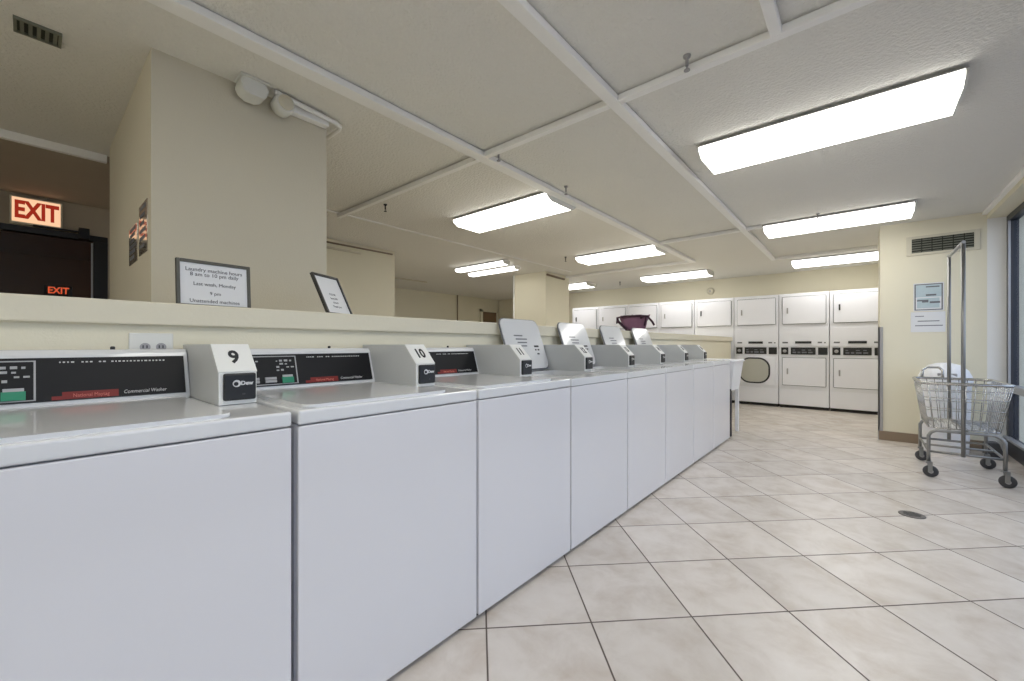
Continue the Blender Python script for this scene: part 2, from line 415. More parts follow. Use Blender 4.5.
for a in ((DV - 0.003, DV + 0.001, 0.03, 0.94), (-W2 + 0.014, DV, 0.915, 0.94), (-W2 + 0.014, DV, 0.03, 0.055)): slab(bmm, *a, 0.004, 0.0052)
PFRAME = mesh(bmm, 'btn')
bmm = bmesh.new()
for t0 in (0.10, 0.19): slab(bmm, -0.30, -0.245, t0, t0 + 0.075, 0.004, 0.009); slab(bmm, -0.225, -0.185, t0, t0 + 0.075, 0.004, 0.009)
BTN = mesh(bmm, 'btn')
bmm = bmesh.new(); slab(bmm, -0.165, -0.122, 0.06, 0.25, 0.004, 0.010); GBTN = mesh(bmm, 'green')
bmm = bmesh.new(); slab(bmm, -0.162, -0.125, 0.25, 0.32, 0.004, 0.010); GBTN2 = mesh(bmm, 'btn')
PICT = []
rs = random.Random(3)
for (ya, yb) in ((-0.30, -0.24), (-0.18, -0.125)):
    bmm = bmesh.new()
    for row in range(4):
        t = 0.46 + row * 0.1; y = ya
        while y < yb:
            w = rs.uniform(0.005, 0.013)
            if rs.random() < 0.75: slab(bmm, y, y + w, t, t + rs.uniform(0.03, 0.06), 0.004, 0.0055)
            y += w + 0.007
    PICT.append(mesh(bmm, 'btn'))
bmm = bmesh.new()
y = DV + 0.045
while y < LY1 - 0.05:
    w = rs.uniform(0.003, 0.007)
    if rs.random() < 0.78: slab(bmm, y, y + w, 0.875, 0.905, 0.004, 0.0048)
    y += w + 0.004
MARKS = mesh(bmm, 'whiteink')
bmm = bmesh.new(); slab(bmm, -0.055, 0.062, 0.02, 0.19, 0.004, 0.0046); slab(bmm, -0.075, -0.055, 0.015, 0.10, 0.004, 0.0046); RED = mesh(bmm, 'redink')
q = on_panel(0.004, 0.095, 0.0050)
REDT = text('pinkink', 'National Maytag', 0.0148, q, (0, 1, 0), upv, 0.0004, sx=0.78)
q = on_panel(0.124, 0.11, 0.0046)
WHT = text('whiteink', 'Commercial Washer', 0.0155, q, (0, 1, 0), upv, 0.0004, sx=0.78, shear=0.25)
SCREW = None
bmm = bmesh.new(); lathe(bmm, [(0.006, 1.085), (0.006, 1.094), (0.003, 1.096)], (-0.30, 0.055, 0), 10); SCREW = mesh(bmm, 'ink')
# coin box
BY0, BY1 = 0.240, 0.338
BP = [(-0.345, 0.922), (0.082, 0.922), (0.082, 1.022), (0.004, 1.102), (-0.345, 1.102)]
bmm = bmesh.new(); prism(bmm, BP, 'y', BY0, BY1, bev=0.003); CBOX = mesh(bmm, 'grey_metal')
sl = Vector((0.004 - 0.082, 0, 1.102 - 1.022)); sln = Vector((0.716, 0, 0.698)).normalized(); slu = sl.normalized()
bmm = bmesh.new()
pa, pb = Vector((0.083, 0, 1.018)), Vector((0.003, 0, 1.100))
v = []
for d in (0.001, 0.004):
    for (yy, pp) in ((BY0 - .001, pa), (BY1 + .001, pa), (BY1 + .001, pb), (BY0 - .001, pb)):
        qq = pp + sln * d; v.append(bmm.verts.new((qq.x, yy, qq.z)))
for f in ((0, 1, 2, 3), (7, 6, 5, 4), (0, 4, 5, 1), (1, 5, 6, 2), (2, 6, 7, 3), (3, 7, 4, 0)): bmm.faces.new([v[i] for i in f])
bmesh.ops.recalc_face_normals(bmm, faces=bmm.faces); PLATE = mesh(bmm, 'white_plate')
bmm = bmesh.new(); bx(bmm, 0.082, 0.0845, BY0, BY1, 0.924, 1.022, bev=0.001); FACE = mesh(bmm, 'white_plate')
bmm = bmesh.new(); bx(bmm, 0.083, 0.096, BY0 + 0.010, BY1 - 0.004, 0.936, 1.016, bev=0.005); SLIDE = mesh(bmm, 'black')
bmm = bmesh.new()
lathe(bmm, [(0.0105, 0.0), (0.0105, 0.001)], (0.0965, BY0 + 0.042, 0.986), 20, Matrix.Rotation(R(90), 3, 'Y'))
EMB = mesh(bmm, 'whiteink')
bmm = bmesh.new()
lathe(bmm, [(0.006, 0.0), (0.006, 0.001)], (0.0973, BY0 + 0.040, 0.985), 16, Matrix.Rotation(R(90), 3, 'Y'))
EMB2 = mesh(bmm, 'black')
LOGO = text('whiteink', 'Dew', 0.0165, (0.0968, BY0 + 0.0685, 0.986), (0, 1, 0), (0, 0, 1), 0.0005, bold=0.0006)
bmm = bmesh.new(); bx(bmm, 0.096, 0.0975, BY0 + 0.056, BY0 + 0.064, 0.952, 0.956); SLOT = mesh(bmm, 'rubber')
bmm = bmesh.new()
for i, (y, z, w) in enumerate(((-0.03, 0.235, 0.09), (-0.02, 0.21, 0.12), (-0.01, 0.185, 0.10), (0.01, 0.16, 0.07))):
    bx(bmm, 0.010, 0.0115, y - 0.07, y - 0.07 + w, z, z + 0.008)
bx(bmm, 0.010, 0.0118, -0.09, -0.055, 0.13, 0.155)
OINK = mesh(bmm, 'greyink')
bmm = bmesh.new()
for y, z, w, h in ((0.09, 0.155, 0.05, 0.012), (0.09, 0.13, 0.015, 0.010), (0.12, 0.13, 0.018, 0.010), (0.105, 0.10, 0.022, 0.010)):
    bx(bmm, 0.010, 0.0118, y, y + w, z, z + h)
OINK2 = mesh(bmm, 'ink')

Y0W = -0.224; PIT = 0.689
wdesc = {9: 'nearest washer, white top loader with coin box marked 9, lid shut',
         10: 'white top loader with coin box marked 10, lid shut',
         11: 'white top loader with coin box marked 11, lid shut, last one before the open lids',
         12: 'white top loader with coin box marked 12, first with its lid standing open',
         13: 'white top loader with coin box marked 13, second with its lid standing open',
         14: 'white top loader with coin box marked 14, third with its lid standing open',
         15: 'white top loader second from the far end of the washer row, lid open',
         16: 'white top loader at the far end of the washer row'}
for k, n in enumerate(range(9, 17)):
    yc = Y0W + PIT * (k + 0.5)
    t = thing('washing_machine', wdesc[n], 'washing machine', (-1.503, yc - (0.005 if k == 0 else 0), 0), 0, 'coin washers along the half wall')
    op = n in (12, 13, 14, 15)
    obj('cabinet', OCAB if op else CAB, t); obj('front_panel', FRONT, t); obj('toe_kick', KICK, t)
    deck = obj('top_deck', ODECK if op else DECK, t)
    if op:
        tb = obj('tub', TUBRING, t); obj('agitator', AGIT, tb)
        lid = obj('lid', OLID, t, (-0.205, (OY0 + OY1) / 2, 0.936)); lid.rotation_euler = (0, R(-20), 0)
        obj('lid_edge', OGASK, lid)
        a = obj('instruction_print', OINK, lid); b = obj('warning_print', OINK2, lid)
    else:
        obj('lid', LID, t)
    cons = obj('console', CONS, t)
    pan = obj('control_panel', PANEL, t)
    obj('panel_frame', PFRAME, pan); obj('cycle_button', BTN, pan); obj('start_button', GBTN, pan); obj('button_cap', GBTN2, pan)
    obj('pictogram', PICT[0], pan); obj('pictogram', PICT[1], pan); obj('scale_marking', MARKS, pan)
    rb = obj('red_band', RED, pan); obj('lettering', REDT, pan); obj('lettering', WHT, pan)
    if n < 12: obj('screw', SCREW, cons)
    cb = obj('coin_box', CBOX, t)
    obj('number_plate', PLATE, cb); obj('coin_face', FACE, cb); sd = obj('coin_slide', SLIDE, cb)
    obj('logo', EMB, cb); obj('logo', EMB2, cb); obj('logo', LOGO, cb); obj('slot', SLOT, cb)
    pm = (pa + pb) / 2 + sln * 0.0048
    obj('number', text('ink', str(n), 0.070, (pm.x, (BY0 + BY1) / 2, pm.z), (0, 1, 0), slu, 0.0006, sx=0.80 if n < 10 else 0.70, bold=0.002), cb)

# small black object on console of washer 11
o = obj('remote_plug', B('black', (-1.83, -1.80, 1.30, 1.36, 1.086, 1.104), bev=0.004))
tag(o, 'small black plug left on top of the washer console, right of box 10', 'plug')

# ------------------------------------------------------------------ dryers (front at local y = 0, facing -y)
DW = 0.353
CABD = B('dryer', (-DW, DW, 0.004, 0.70, 0.05, 2.0), bev=0.006)
BASED = B('gap', (-DW + .01, DW - .01, 0.03, 0.68, 0, 0.05))
def door_mesh(z0, z1): 
    bm = bmesh.new(); prism(bm, rrect(0.605, z1 - z0, 0.012, 3, 0.005, (z0 + z1) / 2), 'y', -0.022, 0.003, bev=0.004); return mesh(bm, 'dryer_door')
UD, LD = door_mesh(1.47, 1.938), door_mesh(0.40, 0.876)
def outline(z0, z1):
    bm = bmesh.new(); tube(bm, [(x, 0.0, z) for x, z in rrect(0.615, z1 - z0 + .01, 0.014, 3, 0.005, (z0 + z1) / 2)], 0.004, 6, closed=True); return mesh(bm, 'greyink')
UO, LO = outline(1.47, 1.938), outline(0.40, 0.876)
def handle(z, m): 
    return B(m, (-0.232, -0.218, -0.045, -0.02, z - 0.04, z + 0.04), (-0.236, -0.214, -0.028, -0.02, z - 0.05, z + 0.05), bev=0.003)
UH, UHD, LH = handle(1.70, 'guard'), handle(1.72, 'ink'), handle(0.64, 'guard')
KICKD = B('dryer_door', (-DW + .004, DW - .004, -0.006, 0.004, 0.055, 0.328), bev=0.003)
SEAMD = B('dryer', (-DW + .002, DW - .002, -0.004, 0.004, 1.075, 1.39), bev=0.003)
CP1 = B('black', (-0.318, -0.214, -0.012, 0.004, 0.935, 1.057), bev=0.004)
CP2 = B('black', (-0.178, 0.172, -0.012, 0.004, 0.935, 1.057), bev=0.004)
CP3 = B('black', (0.206, 0.330, -0.012, 0.004, 0.935, 1.057), bev=0.004)
CSL = B('ink', (-0.115, 0.115, -0.016, 0.004, 1.125, 1.165), bev=0.003)
KNOB = None
bmm = bmesh.new(); lathe(bmm, [(0.028, 0), (0.026, 0.018), (0.012, 0.02)], (-0.266, -0.012, 0.995), 18, Matrix.Rotation(R(90), 3, 'X')); KNOB = mesh(bmm, 'guard')
bmm = bmesh.new()
for x, w in ((-0.15, 0.05), (-0.08, 0.04), (-0.02, 0.07), (0.07, 0.06)):
    bx(bmm, x, x + w, -0.0135, -0.012, 0.96, 0.985); 
    if w > .045: bx(bmm, x, x + w * .7, -0.0135, -0.012, 1.005, 1.02)
PMARK = mesh(bmm, 'greyink')
PM1 = B('greyink', (-0.30, -0.22, -0.0055, -0.003, 1.13, 1.155), (0.20, 0.26, -0.0055, -0.003, 1.13, 1.155), (0.285, 0.31, -0.0055, -0.003, 1.13, 1.15))
# open lower door
bmm = bmesh.new(); tube(bmm, [(x, -0.024, z) for x, z in rrect(0.47, 0.44, 0.17, 8, -0.02, 0.638)], 0.016, 8, closed=True); GASK = mesh(bmm, 'ink')
bmm = bmesh.new(); prism(bmm, rrect(0.46, 0.43, 0.165, 8, -0.02, 0.638), 'y', -0.036, -0.020, bev=0.008); DRUM = mesh(bmm, 'drum')
PDOOR = door_mesh(0.385, 0.89)
DX = 0.714
ddesc = ['stacked white dryer tower touching the beige pillar, rightmost of the row',
         'stacked white dryer tower second from the beige pillar, both doors shut',
         'stacked white dryer tower with a dark rimmed rounded porthole below',
         'stacked white dryer tower fourth from the pillar, first one rising over the ledge',
         'stacked white dryer tower fifth from the pillar, above the ledge',
         'stacked white dryer tower sixth from the pillar, behind the purple bag',
         'stacked white dryer tower seventh from the pillar, seen left of the purple bag',
         'stacked white dryer tower showing right beside the far column, leftmost of the row']
for k in range(8):
    t = thing('stacked_dryer', ddesc[k], 'dryer', (-0.035 - DX * k, 8.625, 0), 0, 'stacked dryers along the far wall')
    obj('cabinet', CABD, t); 
    d = obj('upper_door', UD, t); obj('handle', UHD if k in (0, 3, 5, 7) else UH, d); obj('door_seam', UO, t)
    obj('base', BASED, t)
    if k > 2: continue
    obj('coin_panel', SEAMD, t); obj('kick_panel', KICKD, t)
    c1 = obj('control_panel', CP1, t); obj('knob', KNOB, c1)
    c2 = obj('control_panel', CP2, t); obj('panel_marking', PMARK, c2)
    obj('control_panel', CP3, t); cs = obj('coin_slot', CSL, t); obj('slot_marking', PM1, t)
    if k == 2:
        d = obj('lower_door', PDOOR, t); obj('door_gasket', GASK, d); obj('porthole_glass', DRUM, d)
    else:
        d = obj('lower_door', LD, t); obj('handle', LH, d)
        obj('door_seam', LO, t)

# ------------------------------------------------------------------ ceiling lights
def light_meshes(L, w, lens, drop=0.075):
    h = L / 2
    bm = bmesh.new(); bx(bm, -h, h, -w / 2 + 0.03, w / 2 - 0.03, -0.022, 0.0, bev=0.004); hous = mesh(bm, 'strip')
    bm = bmesh.new()
    pr = [(-w / 2, -0.023), (-w / 2, -0.050), (-w * 0.36, -drop), (w * 0.36, -drop), (w / 2, -0.050), (w / 2, -0.023)]
    prism(bm, pr, 'x', -h + 0.012, h - 0.012, bev=0.006); le = mesh(bm, lens)
    caps = []
    for s in (-1, 1):
        bm = bmesh.new(); pr2 = [(y * 1.02, z - (0.003 if z < -.03 else 0)) for y, z in pr]
        a, b = sorted((s * (h - 0.012), s * h)); prism(bm, pr2, 'x', a, b, bev=0.002); caps.append(mesh(bm, 'plastic'))
    bm = bmesh.new(); bx(bm, -h, h, -w / 2 - 0.003, -w / 2 + 0.03, -0.0235, -0.0185); bx(bm, -h, h, w / 2 - 0.03, w / 2 + 0.003, -0.0235, -0.0185); rail = mesh(bm, 'guard')
    return hous, le, caps, rail
BIG = light_meshes(1.262, 0.46, 'lens', 0.085); NAR = light_meshes(1.16, 0.16, 'lens_strip', 0.07)
lights = [(-0.225, 3.20, BIG, 'large white fluorescent ceiling light nearest the camera at upper right'),
          (-0.225, 5.66, BIG, 'fluorescent ceiling light in the window side bay, second from the camera'),
          (-0.225, 8.20, BIG, 'fluorescent ceiling light over the dryers, half hidden by the beige pillar'),
          (-2.735, 3.20, BIG, 'fluorescent ceiling light in the middle bay, nearest of three'),
          (-2.735, 5.70, BIG, 'fluorescent ceiling light in the middle bay, second of three'),
          (-2.735, 8.16, BIG, 'fluorescent ceiling light above the dryers left of the round wall device'),
          (-4.94, 5.00, NAR, 'narrow fluorescent strip left of the far column, nearer of the pair'),
          (-5.10, 5.47, NAR, 'narrow fluorescent strip left of the far column, farther of the pair'),
          (-5.15, 8.05, BIG, 'fluorescent ceiling light just behind the far column'),
          (-0.225, 0.62, BIG, 'added fluorescent fill light overhead beside the window, out of view'),  # this and the next two: unseen fixtures added to light the room
          (-0.225, -1.70, BIG, 'added fluorescent fill light behind the camera by the window, out of view'),
          (-2.735, -1.70, BIG, 'added fluorescent fill light behind the camera over the half wall, out of view')]  # added to brighten the side of the near column
for x, y, ms, lab in lights:
    t = thing('fluorescent_light', lab, 'ceiling light', (x, y, CEIL - 0.001), 0, 'fluorescent ceiling lights')
    obj('housing', ms[0], t); obj('lens', ms[1], t); obj('end_cap', ms[2][0], t); obj('end_cap', ms[2][1], t); obj('side_rail', ms[3], t)

# ------------------------------------------------------------------ sprinklers, pipes, vents, detectors
def sprinkler(x, y, lab, m='ink'):
    t = thing('sprinkler_head', lab, 'sprinkler', (x, y, CEIL), 0, 'ceiling sprinkler heads')
    bm = bmesh.new(); lathe(bm, [(0.018, 0), (0.016, -0.010), (0.007, -0.012), (0.007, -0.05)]); obj('stem', mesh(bm, m), t)
    bm = bmesh.new(); lathe(bm, [(0.004, -0.05), (0.004, -0.066), (0.014, -0.068), (0.014, -0.072)], seg=16); obj('deflector', mesh(bm, m), t)
sprinkler(-0.63, 2.03, 'sprinkler head hanging by the ceiling strip nearest the camera', 'guard')
sprinkler(-1.95, 3.02, 'sprinkler head at the right end of the nearest middle bay light', 'guard')
sprinkler(-3.55, 2.26, 'black sprinkler head hanging right of the near column')
sprinkler(-3.52, 5.44, 'black sprinkler head beside the second middle bay light')
sprinkler(-0.34, 5.36, 'sprinkler head in front of the second window side light', 'guard')
sprinkler(-1.96, 2.16, 'sprinkler head at the crossing of two ceiling strips', 'guard')
sprinkler(-4.0, 8.35, 'black sprinkler head near the dryers, left of the purple bag')

def pipe(lab, pts, r=0.014, m='column'):
    o = obj('conduit_pipe', T(m, pts, r=r)); tag(o, lab, 'pipe')
pipe('thin cream conduit on top of the middle column, upper of two', [(-5.239, 2.2, 2.43), (-5.239, 3.45, 2.43)], 0.012, 'base')
pipe('thin cream conduit on the middle column, lower and shorter', [(-5.235, 2.2, 2.36), (-5.235, 2.95, 2.36)], 0.016)
pipe('white conduit running down the left edge of the far column', [(-5.25, 6.237, 0.0), (-5.25, 6.237, CEIL)], 0.014, 'strip')
pipe('dark pipe under the ceiling at the right side of the far column', [(-4.466, 6.27, 2.42), (-4.466, 6.85, 2.40)], 0.02, 'base')
pipe('thin vertical brown pipe on the distant back wall', [(-8.486, 7.66, 0.0), (-8.486, 7.66, CEIL)], 0.015, 'base')
pipe('thin horizontal pipe under the ceiling of the distant back bay', [(-7.2, 4.3, CEIL - 0.012), (-7.2, 5.6, CEIL - 0.012)], 0.014)

# white round units and conduit at the top of the near column
t = thing('alarm_sounder', 'white rounded unit under the ceiling at the near column, left of a smaller one', 'alarm', (-2.43, 0.755, CEIL), 0)
bm = bmesh.new(); prism(bm, rrect(0.125, 0.095, 0.04, 6, 0, -0.045), 'x', -0.05, 0.05, bev=0.012); obj('housing', mesh(bm, 'plastic'), t)
obj('mounting_plate', B('plastic', (-0.06, 0.06, -0.066, 0.066, -0.012, 0), bev=0.004), t)
t = thing('emergency_lamp', 'small white round lamp head with conduit under the ceiling at the near column', 'lamp', (-2.43, 0.905, CEIL - 0.03), 0)
bm = bmesh.new(); lathe(bm, [(0.052, -0.03), (0.055, 0.02), (0.047, 0.045), (0.045, 0.048)], (0, 0, -0.03), 24, Matrix.Rotation(R(90), 3, 'Y')); obj('lamp_head', mesh(bm, 'plastic'), t)
bm = bmesh.new(); lathe(bm, [(0.04, 0.048), (0.038, 0.053), (0.02, 0.056)], (0, 0, -0.03), 24, Matrix.Rotation(R(90), 3, 'Y')); obj('lens', mesh(bm, 'beigeplastic'), t)
obj('conduit', T('strip', [(0.03, -0.05, 0.012), (0.02, 0.04, 0.010), (0.0, 0.30, 0.0), (-0.015, 0.335, -0.004), (-0.05, 0.345, -0.008), (-0.2, 0.345, -0.008)], r=0.013), t)
obj('trunking', B('strip', (-0.07, -0.02, 0.05, 0.27, -0.028, 0.015), bev=0.004), t)

t = thing('ceiling_vent', 'small grey louvred exhaust vent in the ceiling at upper left', 'vent', (-2.755, 0.025, CEIL), 0)
obj('frame', B('vent', (-0.06, -0.05, -0.07, 0.07, -0.012, 0), (0.05, 0.06, -0.07, 0.07, -0.012, 0), (-0.05, 0.05, -0.07, -0.06, -0.012, 0), (-0.05, 0.05, 0.06, 0.07, -0.012, 0)), t)
obj('backing', B('ventdark', (-0.05, 0.05, -0.06, 0.06, -0.003, 0)), t)
obj('louvre', B('vent', *[(-0.05, 0.05, y, y + 0.012, -0.010, -0.004) for y in (-0.052, -0.028, -0.004, 0.020, 0.044)]), t)

t = thing('wall_vent', 'long dark ventilation grille high on the beige pillar', 'vent', (0.675, 6.42, 2.205), 0)
hw, hh = 0.235, 0.078
obj('frame', B('beigeplastic', (-hw - .045, -hw, -0.012, 0, -hh - .03, hh + .03), (hw, hw + .045, -0.012, 0, -hh - .03, hh + .03), (-hw, hw, -0.012, 0, hh, hh + .03), (-hw, hw, -0.012, 0, -hh - .03, -hh), bev=0.003), t)
obj('backing', B('ventdark', (-hw, hw, -0.003, 0, -hh, hh)), t)
obj('louvre', B('vent', *[(-hw, hw, -0.010, -0.003, -hh + i * 0.026 + 0.004, -hh + i * 0.026 + 0.014) for i in range(6)]), t)
obj('divider', B('ventdark', *[(x, x + 0.008, -0.011, -0.003, -hh, hh) for x in (-0.16, -0.08, 0.0, 0.08, 0.16)]), t)

t = thing('smoke_detector', 'small round cream device on the far wall above the dryers', 'detector', (-2.42, FARY, 2.24), 0)
bm = bmesh.new(); lathe(bm, [(0.075, 0), (0.075, 0.02), (0.055, 0.045), (0.02, 0.048)], (0, 0, 0), 24, Matrix.Rotation(R(90), 3, 'X')); obj('cover', mesh(bm, 'beigeplastic'), t)
bm = bmesh.new(); lathe(bm, [(0.018, 0.046), (0.016, 0.054)], (0, 0, 0), 12, Matrix.Rotation(R(90), 3, 'X')); obj('sensor_cap', mesh(bm, 'guard'), t)

# exit sign
t = thing('exit_sign', 'lit EXIT sign with red letters above the dark glazed doorway', 'sign', (-5.65, 0.043, 2.285), 0)
obj('housing', B('beigeplastic', (0, 0.05, -0.155, 0.155, -0.12, 0.118), bev=0.006), t)
obj('lit_face', B('exitface', (0.05, 0.053, -0.142, 0.142, -0.105, 0.105)), t)
obj('lettering', text('exitred', 'EXIT', 0.205, (0.0545, 0, -0.004), (0, 1, 0), (0, 0, 1), 0.0012, sx=0.62, bold=0.008), t)
t = thing('hall_red_glow', 'made-up red glowing letters in place of a red glow in the dark doorway', 'sign', (-8.39, 0.256, 1.84), 0)  # made-up lettering, glowing to stand for a red glow in the doorway
obj('housing', B('black', (0, 0.04, -0.13, 0.13, -0.07, 0.07), bev=0.005), t)
obj('lettering', text('redglow', 'EXIT', 0.12, (0.042, 0, 0), (0, 1, 0), (0, 0, 1), 0.001, sx=0.8, bold=0.003), t)
t = thing('hall_fill_lamp', 'added unseen fill lamp on the hall ceiling beyond the dark doorway', 'lamp', (-7.2, 0.9, 2.30), 0)  # fill lamp added out of sight to brighten the hall
bm = bmesh.new(); lathe(bm, [(0.10, 0), (0.10, -0.02)]); obj('base', mesh(bm, 'plastic'), t)
bm = bmesh.new(); lathe(bm, [(0.09, -0.02), (0.08, -0.06), (0.04, -0.075)]); obj('shade', mesh(bm, 'hallglow'), t)
o = obj('handrail', B('door', (-8.40, -8.35, -2.1, 1.5, 1.70, 1.755), bev=0.008)); tag(o, 'brown wooden rail along the hall wall behind the dark doorway', 'rail')

# notices on the side of the near column
for (x0, x1, z0, z1, lab) in ((-3.12, -2.86, 1.54, 1.74, 'glossy notice sheet on the column side, farther from its corner'), (-2.80, -2.58, 1.55, 1.80, 'glossy notice sheet on the column side, nearer its corner')):
    t = thing('notice_sheet', lab, 'notice', ((x0 + x1) / 2, 0.367, (z0 + z1) / 2), 0, 'notices on the column side')
    hw, hh = (x1 - x0) / 2, (z1 - z0) / 2
    obj('sleeve', B('sleeve', (-hw, hw, -0.006, 0, -hh, hh), bev=0.002), t)
    obj('print', B('greyink', *[(-hw * .7, hw * (.7 - .2 * (i % 3)), -0.0068, -0.006, hh * (.75 - .3 * i), hh * (.75 - .3 * i) + 0.018) for i in range(6)]), t)

# framed notices on the ledge
def framed(name, lab, origin, rz, tilt, w, h, fm, lines, sizes):
    t = thing(name, lab, 'framed notice', origin, rz)
    t.rotation_euler = (0, R(-tilt), rz); t.rotation_mode = 'XYZ'
    b = 0.012
    obj('frame', B(fm, (-0.008, 0.008, -w / 2, -w / 2 + b, 0, h), (-0.008, 0.008, w / 2 - b, w / 2, 0, h), (-0.008, 0.008, -w / 2 + b, w / 2 - b, 0, b), (-0.008, 0.008, -w / 2 + b, w / 2 - b, h - b, h), bev=0.002), t)
    obj('paper', B('paper', (-0.006, 0.001, -w / 2 + b, w / 2 - b, b, h - b)), t)
    n = len(lines)
    for i, (s, sz, zz) in enumerate(zip(lines, sizes[0], sizes[1])):
        obj('lettering', text('ink' if fm == 'frame_grey' else 'greyink', s, sz, (0.0016, 0, zz * h), (0, 1, 0), (0, 0, 1), 0.0003), t)
    obj('easel_back', B('black', (-0.05, -0.008, -0.02, 0.02, 0.004, 0.008), (-0.012, -0.008, -0.02, 0.02, 0.0, h * .7)), t)
    return t
framed('framed_notice', 'grey framed laundry notice standing in front of the near column', (-1.975, 0.485, 1.247), R(3), 4, 0.252, 0.186, 'frame_grey',
       ['Laundry machine hours', '8 am to 10 pm daily', 'Last wash, Monday', '9 pm', 'Unattended machines'], ([0.0205, 0.0205, 0.019, 0.019, 0.0195], [0.80, 0.70, 0.50, 0.31, 0.14]))
framed('framed_notice', 'black framed notice tilted back beside the corner of the near column', (-2.03, 1.035, 1.249), R(28), 25, 0.205, 0.232, 'frame_black',
       ['PLEASE', 'keep lids', 'closed', 'Thank you'], ([0.016] * 4, [0.52, 0.42, 0.32, 0.22]))

# outlet below ledge
t = thing('wall_outlet', 'white double outlet plate on the half wall behind the nearest washer', 'outlet', (-1.862, 0.272, 1.105), 0)
obj('cover_plate', B('plastic', (0, 0.007, -0.058, 0.058, -0.036, 0.036), bev=0.003), t)
for yy in (-0.017, 0.025):
    bm = bmesh.new(); lathe(bm, [(0.014, 0), (0.014, 0.002)], (0.007, yy, -0.012), 16, Matrix.Rotation(R(90), 3, 'Y')); s = obj('socket', mesh(bm, 'guard'), t)
    obj('slot', B('ink', (0.009, 0.0098, yy - 0.007, yy - 0.004, -0.016, -0.006), (0.009, 0.0098, yy + 0.003, yy + 0.006, -0.016, -0.006)), s)

# posters on pillar
t = thing('poster', 'pale blue framed poster on the beige pillar above a white sheet', 'poster', (0.572, 6.42, 1.63), 0)
obj('sheet', B('paper', (-0.118, 0.118, -0.005, 0, -0.155, 0.155)), t)
obj('border', B('greyink', (-0.11, -0.10, -0.007, -0.005, -0.145, 0.145), (0.10, 0.11, -0.007, -0.005, -0.145, 0.145), (-0.10, 0.10, -0.007, -0.005, 0.135, 0.145), (-0.10, 0.10, -0.007, -0.005, -0.145, -0.135)), t)
obj('print', B('bluepaper', (-0.10, 0.10, -0.0062, -0.005, 0.0, 0.135), (-0.09, 0.085, -0.0062, -0.005, -0.12, -0.012)), t)
obj('lettering', B('greyink', (-0.02, 0.085, -0.0075, -0.006, 0.105, 0.118), (-0.02, 0.06, -0.0075, -0.006, 0.012, 0.03), (-0.09, -0.05, -0.0075, -0.006, -0.045, -0.03), (-0.05, 0.0, -0.0075, -0.006, -0.06, -0.03), (0.01, 0.09, -0.0075, -0.006, -0.07, -0.05)), t)
t = thing('notice_board_sheet', 'white printed sheet on the beige pillar below the blue poster', 'notice', (0.567, 6.422, 1.355), 0)
obj('sheet', B('paper', (-0.135, 0.135, -0.006, 0, -0.112, 0.112), bev=0.001), t)
obj('lettering', B('greyink', (-0.10, -0.03, -0.0072, -0.006, 0.06, 0.068), (-0.08, 0.09, -0.0072, -0.006, 0.005, 0.014), (-0.10, 0.115, -0.0072, -0.006, -0.045, -0.036)), t)
o = obj('corner_guard', B('guard', (0.158, 0.175, 6.405, 6.50, 0.0, 1.31), (0.158, 0.20, 6.405, 6.418, 0.105, 1.31), bev=0.003)); tag(o, 'grey corner guard on the left edge of the beige pillar', 'corner guard')

# ------------------------------------------------------------------ laundry cart
t = thing('laundry_cart', 'chrome wire laundry cart with a tall hanging rack by the window', 'cart', (0.64, 5.19, 0), 0)
X0, X1, Ya, Yb = -0.250, 0.252, -0.37, 0.37     # rim
zr, zb = 0.785, 0.41
bx0, bx1, by0, by1 = -0.20, 0.20, -0.29, 0.29   # basket bottom
def rimpts(x0, x1, y0, y1, z, r=0.06, n=5):
    return [(x, y, z) for x, y in rrect(x1 - x0, y1 - y0, r, n, (x0 + x1) / 2, (y0 + y1) / 2)]
obj('rim', T('chrome', rimpts(X0, X1, Ya, Yb, zr), r=0.012, closed=True), t)
bm = bmesh.new()
for f in (0.0, 0.22, 0.45, 0.68, 0.86):
    a = 1 - f; e = f
    tube(bm, rimpts(bx0 * a + X0 * e, bx1 * a + X1 * e, by0 * a + Ya * e, by1 * a + Yb * e, zb + (zr - zb) * f, 0.05), 0.0036 if f else 0.007, 6, closed=True)
def lerp(a, b, f): return a + (b - a) * f
for i in range(9):
    f = i / 8
    for (yb_, yr_) in ((by0, Ya), (by1, Yb)):
        tube(bm, [(lerp(bx0 + .03, bx1 - .03, f), yb_, zb), (lerp(X0 + .04, X1 - .04, f), yr_, zr)], 0.0032, 6)
for i in range(12):
    f = i / 11
    for (xb_, xr_) in ((bx0, X0), (bx1, X1)):
        tube(bm, [(xb_, lerp(by0 + .03, by1 - .03, f), zb), (xr_, lerp(Ya + .04, Yb - .04, f), zr)], 0.0032, 6)
for i in range(8): tube(bm, [(lerp(bx0, bx1, (i + .5) / 8), by0, zb), (lerp(bx0, bx1, (i + .5) / 8), by1, zb)], 0.0032, 6)
for i in range(9): tube(bm, [(bx0, lerp(by0, by1, (i + .5) / 9), zb + .004), (bx1, lerp(by0, by1, (i + .5) / 9), zb + .004)], 0.0032, 6)
obj('wire_basket', mesh(bm, 'chrome'), t)
for y in (-0.32, 0.32):
    obj('leg_frame', T('zinc', [(-0.205, y, 0.125), (-0.205, y, 0.345), (-0.19, y, 0.375), (-0.16, y, 0.392), (0.16, y, 0.392), (0.19, y, 0.375), (0.212, y, 0.345), (0.212, y, 0.125)], r=0.0125), t)
obj('base_rail', T('zinc', [(-0.205, -0.32, 0.215), (0.212, -0.32, 0.215), (0.212, 0.32, 0.215), (-0.205, 0.32, 0.215)], r=0.010, closed=True), t)
